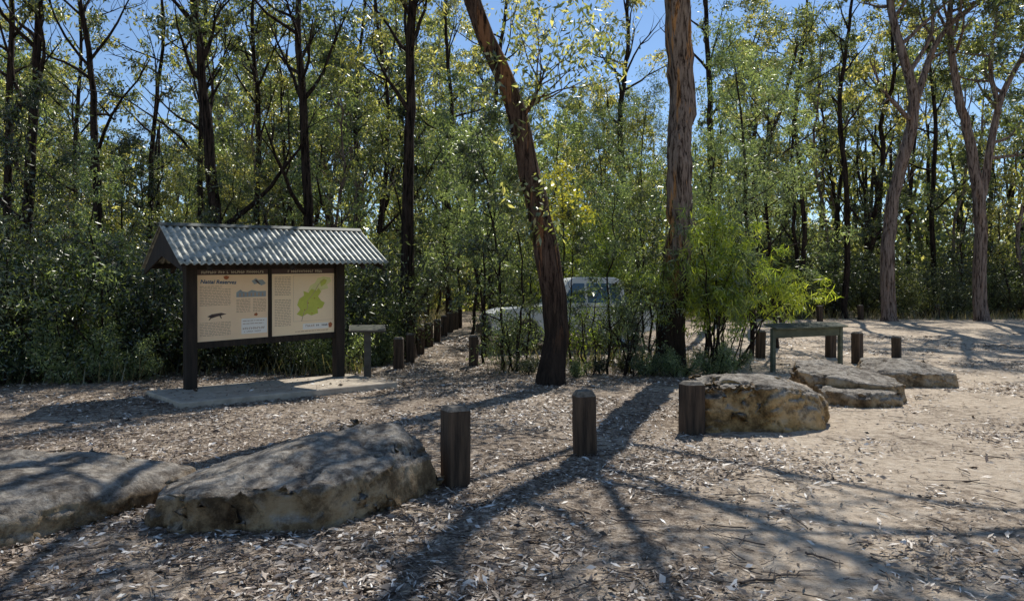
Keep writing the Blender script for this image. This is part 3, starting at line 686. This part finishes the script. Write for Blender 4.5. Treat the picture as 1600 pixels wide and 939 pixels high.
for sd, (pts, d, w, lab) in enumerate([
    ([(52, 560), (48, 350), (60, 200), (72, 60), (78, -40), (80, -200)], 19, .32, 'dark slender gum tree rising from the understorey'),
    ([(14, 560), (14, 300), (16, 100), (22, -40), (20, -150)], 21, .26, 'dark slender gum tree rising from the understorey'),
    ([(160, 560), (158, 320), (150, 200), (140, 90), (128, -20), (120, -160)], 20, .26, 'dark crooked gum tree rising from the understorey'),
    ([(338, 560), (333, 350), (322, 180), (308, 0), (300, -170)], 18.5, .36, 'straight dark gum tree behind the shelter'),
    ([(312, 560), (314, 300), (318, 150), (316, 0), (330, -100)], 23, .22, 'thin dark gum tree behind the shelter'),
    ([(488, 560), (482, 330), (476, 140), (470, 0), (462, -160)], 19.5, .30, 'straight dark gum tree behind the shelter'),
    ([(636, 545), (638, 450), (641, 330), (645, 180), (650, 0), (655, -200)], 18.2, .40, 'straight dark trunked gum tree beside the footpath'),
    ([(590, 540), (596, 340), (612, 180), (600, 60), (585, -60)], 24, .2, 'thin dark gum tree with bent trunk'),
    ([(770, 530), (768, 330), (776, 160), (790, 20), (800, -80)], 27, .24, 'thin dark gum tree near the footpath'),
    ([(1180, 510), (1178, 330), (1190, 250), (1225, 170), (1245, 70)], 27, .22, 'thin gum tree bending over the road'),
    ([(980, 510), (978, 330), (972, 180), (985, 60), (975, -60)], 28, .3, 'dark straight gum tree beyond the parked vehicle'),
    ([(1125, 510), (1112, 330), (1110, 150), (1105, 0), (1100, -120)], 29, .34, 'dark gum tree in the forest beyond the road'),
    ([(235, 540), (232, 330), (244, 180), (262, 60), (250, -60)], 26, .22, 'thin dark gum tree with bent trunk'),
    ([(545, 540), (560, 330), (552, 180), (570, 60), (578, -60)], 26, .22, 'thin dark gum tree with bent trunk'),
    ([(700, 520), (698, 330), (706, 180), (694, 60), (700, -60)], 30, .26, 'dark straight gum tree deep in the forest'),
    ([(1320, 500), (1318, 330), (1300, 180), (1318, 40), (1330, -60)], 35, .30, 'dark gum tree in the forest beyond the road'),
    ([(1250, 500), (1256, 330), (1240, 180), (1262, 40), (1270, -60)], 36, .26, 'dark gum tree in the forest beyond the road'),
    ([(1462, 500), (1456, 330), (1470, 180), (1450, 40), (1440, -60)], 38, .28, 'dark gum tree in the forest beyond the road'),
    ([(405, 540), (402, 330), (410, 180), (398, 40), (405, -60)], 25, .24, 'thin dark gum tree behind the shelter'),
    ([(110, 540), (112, 330), (104, 180), (116, 40), (110, -60)], 25, .20, 'thin dark gum tree deep in the forest'),
    ]):
    n = len(pts)
    hero('eucalyptus_tree', pts, d, list(np.linspace(w*1.05, w*.35, n)), .50, 8, 2.7, M_barkd, M_euc if sd % 2 else M_euc2, 40+sd, lab, nleaf=38, LW=(.19, .058), sides=8, nseg=22, fl=.03, elev=(.4, 1.1), bare=5, cl=.35)
# feathery wattles
YG = 'young trees of the understorey'
for sd, (pts, d, lab, bl, sc_) in enumerate([
    ([(1172, 540), (1168, 400), (1160, 260), (1146, 150), (1135, 90)], 18.6, 'tall feathery grey green wattle beside thick trunk', 1.6, .12),
    ([(1215, 540), (1200, 400), (1190, 280), (1200, 190), (1210, 120)], 20.5, 'tall feathery grey green wattle near the road', 1.6, .12),
    ([(1110, 540), (1105, 400), (1110, 300), (1120, 230)], 18.0, 'feathery grey green wattle beside thick trunk', 1.2, .10),
    ([(930, 530), (925, 400), (940, 280), (930, 190)], 27.5, 'dark feathery wattle behind the parked vehicle', 1.7, .12),
    ([(1010, 530), (1005, 400), (1000, 280), (1010, 150)], 27.5, 'dark feathery wattle behind the parked vehicle', 1.8, .12),
    ([(760, 545), (752, 400), (742, 300), (748, 220)], 18.5, 'slender feathery wattle beside the footpath', 1.0, .08),
    ([(720, 520), (716, 400), (700, 300), (690, 230)], 27, 'feathery wattle overhanging the footpath', 1.7, .12)]):
    hero('young_tree', pts, d, list(np.linspace(sc_, .02, len(pts))), .28, 16, bl, M_barkd, M_wattle, 80+sd, lab, nleaf=54, LW=(.14, .024), cl=.32, nsub=4, sides=6, nseg=18, fl=0, elev=(.0, .8), group=YG)

# ------------------------------------------------------------------ tree variants
variants = []
for s in range(7):
    rg = np.random.default_rng(100+s); h = rg.uniform(13.5, 17.5); lean = rg.normal(0, .9, 2); r0 = rg.uniform(.11, .17)
    path = np.array([[0, 0, -.3], [lean[0]*.2, lean[1]*.2, h*.3], [lean[0]*.7+rg.normal()*.4, lean[1]*.7, h*.65], [lean[0], lean[1], h]])
    (tv, tq), cen, cr = grow(rg, path, [r0, r0*.85, r0*.6, .03], .38, 12, 3.0, 4, .35, 22, 7, .12, (.5, 1.15), flute=.03, bare=5)
    variants.append((smooth(quadmesh('trunk', [(tv, tq, 0)], [M_barkd if s % 3 else M_barkg])), quadmesh('crown', [(*leaves(rg, cen, cr, 40, .24, .078, .6), 0)], [M_euc if s % 3 != 1 else M_euc2]), h))
young = []
for s in range(5):
    rg = np.random.default_rng(200+s); h = rg.uniform(6.5, 9.5); r0 = rg.uniform(.05, .08)
    path = np.array([[0, 0, -.2], [rg.normal()*.2, rg.normal()*.2, h*.4], [rg.normal()*.5, rg.normal()*.5, h]])
    (tv, tq), cen, cr = grow(rg, path, [r0, r0*.7, .015], .2, 15, 1.6, 4, .32, 18, 6, .08, (.1, .9))
    young.append((smooth(quadmesh('trunk', [(tv, tq, 0)], [M_barkd])), quadmesh('crown', [(*leaves(rg, cen, cr, 38, .17, .05, .6), 0)], [(M_wattle, M_euc, M_dark, M_euc2, M_wattle)[s]]), h))
def shrub_mesh(seed, h, spread, nst, leaf, LW, n, cl, droop=.4, nsub=5):
    rg = np.random.default_rng(seed); tb = []; cen = []; cr = []
    for k in range(nst):
        a_ = rg.uniform(0, 6.28); e = rg.uniform(.7, 1.45)
        bp, br = branch(rg, np.array([rg.normal()*.12, rg.normal()*.12, -.05]), np.array([math.cos(a_)*math.cos(e)*spread, math.sin(a_)*math.cos(e)*spread, math.sin(e)]), h*rg.uniform(.55, 1.05), .022, 8, .1, .22)
        tb.append(tube(bp, br, 5))
        for j in range(2, 8):
            for _ in range(nsub//2):
                sp, sr = branch(rg, bp[j], rg.normal(size=3)+[0, 0, .3], h*.2, .008, 4, .1, .3); tb.append(tube(sp, sr, 3))
                cen += [sp[1], sp[-1]]; cr += [cl*.8, cl]
    v, q = merge(tb)
    return quadmesh('shrub', [(v, q, 0), (*leaves(rg, cen, cr, n, LW[0], LW[1], droop), 1)], [M_barkd, leaf])
dk = [shrub_mesh(300+s, 3.2, 1.0, 9, M_dark, (.12, .03), 24, .25) for s in range(3)]
gr = [shrub_mesh(310+s, 2.4, 1.1, 8, M_wattle if s else M_dark, (.11, .028), 24, .24) for s in range(2)]
lowm = [shrub_mesh(330+s, 1.1, 1.3, 8, M_dark if s else M_wattle, (.08, .02), 24, .17) for s in range(2)]

rng = np.random.default_rng(77)
gaps = [(830, 960, 165), (480, 545, 90), (160, 260, 225), (80, 135, 140), (0, 30, 60), (700, 740, 40), (1210, 1260, 60), (1460, 1520, 80), (375, 395, 40)]
def okforest(x, y):
    if x < -3.1: return y > (15.8 if x > -7 else 14.2)
    if x < -.6: return y > 50
    if x < 5.5: return y > 27.5
    return y > 35
pts_ = []
def place(n, ymax, mind, cond):
    out = []; tries = 0
    while len(out) < n and tries < 40000:
        tries += 1
        y = 14+(ymax-14)*rng.uniform()**1.0; x = rng.uniform(-1, 1)*(y*.80+2.5)
        if not okforest(x, y) or not cond(x, y): continue
        if any((x-a)**2+(y-b)**2 < mind**2 for a, b in pts_): continue
        pts_.append((x, y)); out.append((x, y))
    return out
def put(kind, lst, n, ymax, mind, labels, smin=.85, smax=1.2, cond=lambda x, y: True, name='eucalyptus_tree', group='tall gum trees of the forest'):
    for x, y in place(n, ymax, mind, cond):
        tm, cm, h = lst[rng.integers(len(lst))]; sc = rng.uniform(smin, smax); u = CX+F*x/y
        if y > 30 and smax > 1.05 and h > 10: sc *= 1.1
        for g0, g1, gv in gaps:
            if g0-2200/y*.8 < u < g1+2200/y*.8:
                hmax = H+(CY-gv)/F*y-.5; sc = min(sc, max(hmax, 4)/h)
        tree(name, tm, cm, (x, y, float(hgt(x, y))), rng.uniform(0, 6.28), sc, label=labels[0 if y < 30 else 1], cat='tree', group=group)
put('tall', variants, 100, 62, 2.1, ('slender gum tree with open olive crown', 'slender gum tree deep in the forest'), cond=lambda x, y: y > 19)
put('young', young, 80, 48, 1.1, ('young leafy tree in the forest understorey', 'young leafy tree deep in the forest'), .7, 1.15, cond=lambda x, y: not (-8.5 < x < -2 and y < 17.5), name='young_tree', group=YG)

def shrub(name, me, x, y, sc, label, sz=None):
    o = obj(name, me, None, (x, y, float(hgt(x, y)))); o.rotation_euler = (0, 0, rng.uniform(0, 6.28)); o.scale = (sc, sc, sz or sc)
    return tag(o, label=label, cat='shrub', group='shrubs of the understorey')
spt = []
def splace(n, cond, y0, y1, mind):
    out = []; tr = 0
    while len(out) < n and tr < 20000:
        tr += 1; y = rng.uniform(y0, y1); x = rng.uniform(-1, 1)*(y*.78+1.5)
        if not cond(x, y) or any((x-a)**2+(y-b)**2 < mind**2 for a, b in spt): continue
        spt.append((x, y)); out.append((x, y))
    return out
def clear_shelter(x, y, m=2.1):
    a_, b_ = klocal(x, y); return not (-1.8 < a_ < 5.0 and b_ < m)
for x, y in splace(62, lambda x, y: x < -3.2 and okforest(x, y+.9) and clear_shelter(x, y), 13.6, 21, 1.0):
    shrub('shrub', (dk+gr)[rng.integers(5)], x, y, rng.uniform(.7, 1.2), 'dark green dense shrub at the forest edge')
for x, y in splace(45, lambda x, y: okforest(x, y), 20, 42, 1.6):
    shrub('shrub', (dk+gr)[rng.integers(5)], x, y, rng.uniform(.9, 1.5), 'green shrub in the forest understorey')
for x, y in splace(75, lambda x, y: x > -.5 and okforest(x, y), 25, 46, 1.2):
    shrub('shrub', (dk+gr)[rng.integers(5)], x, y, rng.uniform(.8, 1.5), 'green shrub beyond the road')
for x, y in splace(26, lambda x, y: x < -3.4 and y > (15 if x > -7 else 13.2) and clear_shelter(x, y, 1.2), 13, 16.5, .7):
    shrub('low_shrub', lowm[rng.integers(2)], x, y, rng.uniform(.7, 1.2), 'low scrubby green plant at the forest edge')
def arch_shrub(u0, d, targets, leaf, seed, label, cl=.22, n=40, LW=(.17, .016), leaf2=None, dep=.45, j0=4):
    rg = np.random.default_rng(seed); b = np.array([(u0-CX)/F*d, d, 0]); b[2] = float(hgt(b[0], d)); tb = []; cen = []; cr = []
    for u, v in targets:
        t = at_depth(u, v, d)-b; t[1] = rg.normal()*dep
        mid = t*.5+np.array([-t[0]*.18, 0, abs(t[2])*.18]); P, R_ = resample([[rg.normal()*.12, rg.normal()*.12, -.05], mid, t], [.02, .014, .004], 10, rg, .04)
        tb.append(tube(P, R_, 5))
        for j in range(j0, 10):
            for _ in range(2):
                sp, sr = branch(rg, P[j], rg.normal(size=3)*[1, 1, .6]+[0, 0, .15], rg.uniform(.25, .6), .006, 4, 0, .3); tb.append(tube(sp, sr, 3))
                cen += [sp[2], sp[-1]]; cr += [cl*rg.uniform(.6, 1.1), cl*rg.uniform(.5, 1.2)]
    v_, q_ = merge(tb); parts = [(v_, q_, 0)]; mats = [M_barkd, leaf]
    h = len(cen)//3 if leaf2 else 0; idx = rg.permutation(len(cen)); cen = np.array(cen)[idx]; cr = np.array(cr)[idx]
    parts.append((*leaves(rg, cen[h:], cr[h:], n, LW[0], LW[1], 1.1), 1))
    if leaf2: parts.append((*leaves(rg, cen[:h], cr[:h], n, LW[0]*.8, LW[1], .8), 2)); mats.append(leaf2)
    o = obj('wattle_shrub', quadmesh('wattle_shrub', parts, mats), None, b)
    return tag(o, label=label, cat='shrub', group='shrubs of the understorey')
arch_shrub(1115, 15.4, [(1070, 385), (1095, 350), (1125, 335), (1150, 330), (1180, 350), (1200, 395), (1110, 395), (1150, 390), (1080, 430), (1165, 430), (1125, 440), (1165, 365), (1065, 350), (1195, 430)], M_bright, 1, 'lime green feathery wattle shrub beside thick trunk', leaf2=M_wattle, j0=5, LW=(.2, .024), n=38)
arch_shrub(1150, 16.2, [(1215, 430), (1240, 438), (1265, 446), (1290, 456), (1225, 450)], M_bright, 2, 'lime green wattle shrub with arching drooping branches', n=24, dep=.25, j0=6, LW=(.2, .02), cl=.17)
arch_shrub(1040, 15.2, [(1020, 410), (1035, 425), (1050, 440), (1025, 445), (1010, 440)], M_bright, 3, 'small lime green wattle at the foot of a trunk', n=32, j0=7)
arch_shrub(960, 25.2, [(900, 350), (930, 340), (965, 345), (995, 370), (915, 390), (950, 380), (985, 400), (880, 380), (895, 420), (960, 415)], M_bright, 4, 'bright yellow green wattle shrub behind parked vehicle', cl=.34, LW=(.24, .03), leaf2=M_wattle)
arch_shrub(860, 25.4, [(820, 380), (850, 360), (880, 370), (835, 400)], M_bright, 5, 'bright yellow green wattle shrub behind parked vehicle', cl=.32, LW=(.24, .03), n=34, leaf2=M_wattle)
arch_shrub(95, 14.3, [(75, 440), (95, 430), (115, 440), (105, 470)], M_bright, 6, 'small bright green shrub at the dark forest edge', n=30)
arch_shrub(985, 14.8, [(1000, 470), (1020, 480), (960, 480), (1005, 440), (940, 500), (975, 455)], M_wattle, 8, 'sparse green sapling shrub between two trunks', n=15, LW=(.1, .02), leaf2=M_dark)
arch_shrub(915, 14.7, [(905, 490), (925, 480), (900, 520), (935, 450)], M_bright, 9, 'sparse green sapling shrub between two trunks', n=10, LW=(.12, .02), leaf2=M_dark)
arch_shrub(800, 15.4, [(770, 515), (790, 500), (815, 490), (755, 520), (830, 505)], M_wattle, 10, 'sparse green sapling shrub beside the footpath', n=15, LW=(.1, .02), leaf2=M_dark)
arch_shrub(950, 17.2, [(920, 500), (955, 485), (985, 475), (1000, 480), (1015, 470), (890, 510)], M_dark, 11, 'dark low shrub in front of parked vehicle', n=22, LW=(.1, .022), leaf2=M_wattle)
arch_shrub(805, 17.2, [(770, 520), (800, 512), (830, 505), (840, 520), (785, 500)], M_dark, 12, 'dark low shrub in front of parked vehicle', n=20, LW=(.1, .022), leaf2=M_wattle)
for u, d, sc in [(825, 14.8, .4), (900, 14.3, .4), (935, 15.0, .45), (1010, 14.6, .6), (1060, 14.4, .6), (1120, 14.6, .7), (1140, 15.6, .6), (975, 15.6, .5), (440, 16.2, 1), (500, 16.2, .8), (590, 16.6, .8)]:
    shrub('low_shrub', lowm[int(u) % 2], (u-CX)/F*d, d, sc, 'low scrubby plant among leaf litter')
for k, (u, d, sc) in enumerate([(757, 16.8, .55), (783, 15.6, .6), (808, 15.2, .42), (1010, 17.3, .5), (892, 15.2, .38), (950, 15.0, .42), (1003, 15.6, .42), (822, 16.6, .40), (735, 24.5, .9), (700, 51, 1.6)]):
    tm, cm, h = young[(0, 2, 1, 4, 2)[k % 5]]; x = (u-CX)/F*d
    tree('young_tree', tm, cm, (x, d, float(hgt(x, d))), k*1.3, sc, sz=sc*1.15, label='slender sapling with feathery blue green foliage', cat='tree', group=YG)
rg = np.random.default_rng(9); x, d = (872-CX)/F*15.5, 15.5
(tv, tq), cen, cr = grow(rg, [[0, 0, -.1], [.15, .1, 1.6], [.05, .1, 4.2]], [.035, .025, .01], .6, 8, .5, 2, .22, 12, 5, .03)
tree('young_tree', quadmesh('trunk', [(tv, tq, 0)], [M_barkd]), quadmesh('crown', [(*leaves(rg, cen, cr, 26, .12, .045, .5), 0)], [M_yellow]), (x, d, float(hgt(x, d))), label='thin sapling with yellow green leaves', cat='tree', group=YG)
for k, (x, y, sc) in enumerate([(13.2, 14.0, .95), (17.5, 20, 1.1), (-13, 14.5, .9), (23.5, 27, 1.1)]):  # trees out of view; the right-hand ones added to cast dappled shade
    tm, cm, h = variants[(k*2) % 7]
    tree('eucalyptus_tree', tm, cm, (x, y, float(hgt(x, y))), k*1.9+.4, sc, label='gum tree out of view beside the clearing', cat='tree', group='tall gum trees of the forest')

# undergrowth (uncountable) and distant forest
x = rng.uniform(-1, 1, 60000); y = rng.uniform(13, 42, 60000); x = x*(y*.8+1)
okv = np.where(x < -3.1, y+1.4 > np.where(x > -7, 15.8, 14.2), np.where(x < -.6, y > 50, np.where(x < 5.5, y+1.4 > 27.5, y+1 > 34)))
k = okv | ((x > -.4) & (x < 5.3) & (y > 14.6) & (y < 18.2) & (rng.uniform(size=len(x)) < .5))
k &= (np.sin(x*1.7+y)+np.sin(y*2.1-x*.6)+rng.normal(size=len(x))*.8) > -.3
lx, ly = klocal(x, y); k &= ~((lx > -.8) & (lx < 3.3) & (ly > -1.7) & (ly < .5))
x, y = x[k], y[k]; n = len(x); Lb = rng.uniform(.15, .5, n); a = rng.uniform(0, 6.28, n)
p = np.stack([x, y, hgt(x, y)], 1); d = np.stack([np.cos(a)*.5, np.sin(a)*.5, np.ones(n)], 1)*Lb[:, None]; s = np.stack([-np.sin(a), np.cos(a), a*0], 1)*.012
v = np.stack([p-s, p+s, p+d+s*.3, p+d-s*.3], 1).reshape(-1, 3)
tag(obj('undergrowth', quadmesh('undergrowth', [(v, np.arange(len(v)).reshape(-1, 4), 0)], [M_dry])), label='wispy grass and low undergrowth on the forest floor', kind='stuff')
def cloud(n, d0, d1, zmax, pw):
    ang_ = rng.uniform(-.85, .85, n); dist = rng.uniform(d0, d1, n); zc = rng.uniform(0, 1, n)**pw*zmax
    return np.stack([np.sin(ang_)*dist*1.2, np.cos(ang_)*dist, zc+.4], 1)
cen = np.concatenate([cloud(1400, 55, 90, 14, 1.3), cloud(1500, 48, 75, 7, 1.0)])
tb = [leaves(rng, cen, rng.uniform(1.2, 2.3, len(cen)), 46, .58, .27, .5)]
wt = []
for k in range(160):
    an = rng.uniform(-.82, .82); di = rng.uniform(52, 80); px, py = math.sin(an)*di*1.2, math.cos(an)*di
    wt.append(tube(np.array([[px, py, 0], [px+rng.normal()*.3, py, 7], [px+rng.normal()*.8, py, 14]]), [.2, .16, .06], 5))
wv, wq = merge(wt)
tag(obj('distant_forest', quadmesh('distant_forest', [(*tb[0], 0), (wv, wq, 1)], [M_euc, M_barkd])), label='far off mass of dark gum forest', kind='stuff')

# ------------------------------------------------------------------ light, sky, camera
el = math.radians(50); az = math.radians(19)
sv = Vector((math.sin(az)*math.cos(el), math.cos(az)*math.cos(el), math.sin(el)))
sun = bpy.data.lights.new('sun', 'SUN'); sun.energy = 5; sun.angle = math.radians(.4); sun.color = (1, .97, .90)
so = bpy.data.objects.new('sun', sun); COL.objects.link(so); so.rotation_euler = sv.to_track_quat('Z', 'Y').to_euler(); so.location = (0, 0, 30)
w = bpy.data.worlds.new('World'); scene.world = w; w.use_nodes = True
N, L = w.node_tree.nodes, w.node_tree.links; bg = N['Background']
sk = N.new('ShaderNodeTexSky'); sk.sky_type = 'NISHITA'; sk.sun_disc = False; sk.sun_elevation = el; sk.sun_rotation = az
sk.dust_density = 0; sk.air_density = 1.0; sk.ozone_density = 4
L.new(mixc(N, L, 1.0, sk.outputs[0], (1.0, 1.0, 1.0), 'MULTIPLY'), bg.inputs[0]); bg.inputs[1].default_value = .13
scene.view_settings.view_transform = 'Standard'; scene.view_settings.look = 'None'; scene.view_settings.exposure = 0
cam = bpy.data.cameras.new('camera'); co = bpy.data.objects.new('camera', cam); COL.objects.link(co); scene.camera = co
cam.lens = 36*F/1600; cam.sensor_width = 36; cam.clip_end = 2000; cam.clip_start = .1
co.location = (0, 0, H); co.rotation_euler = (math.radians(90-.39), 0, 0)
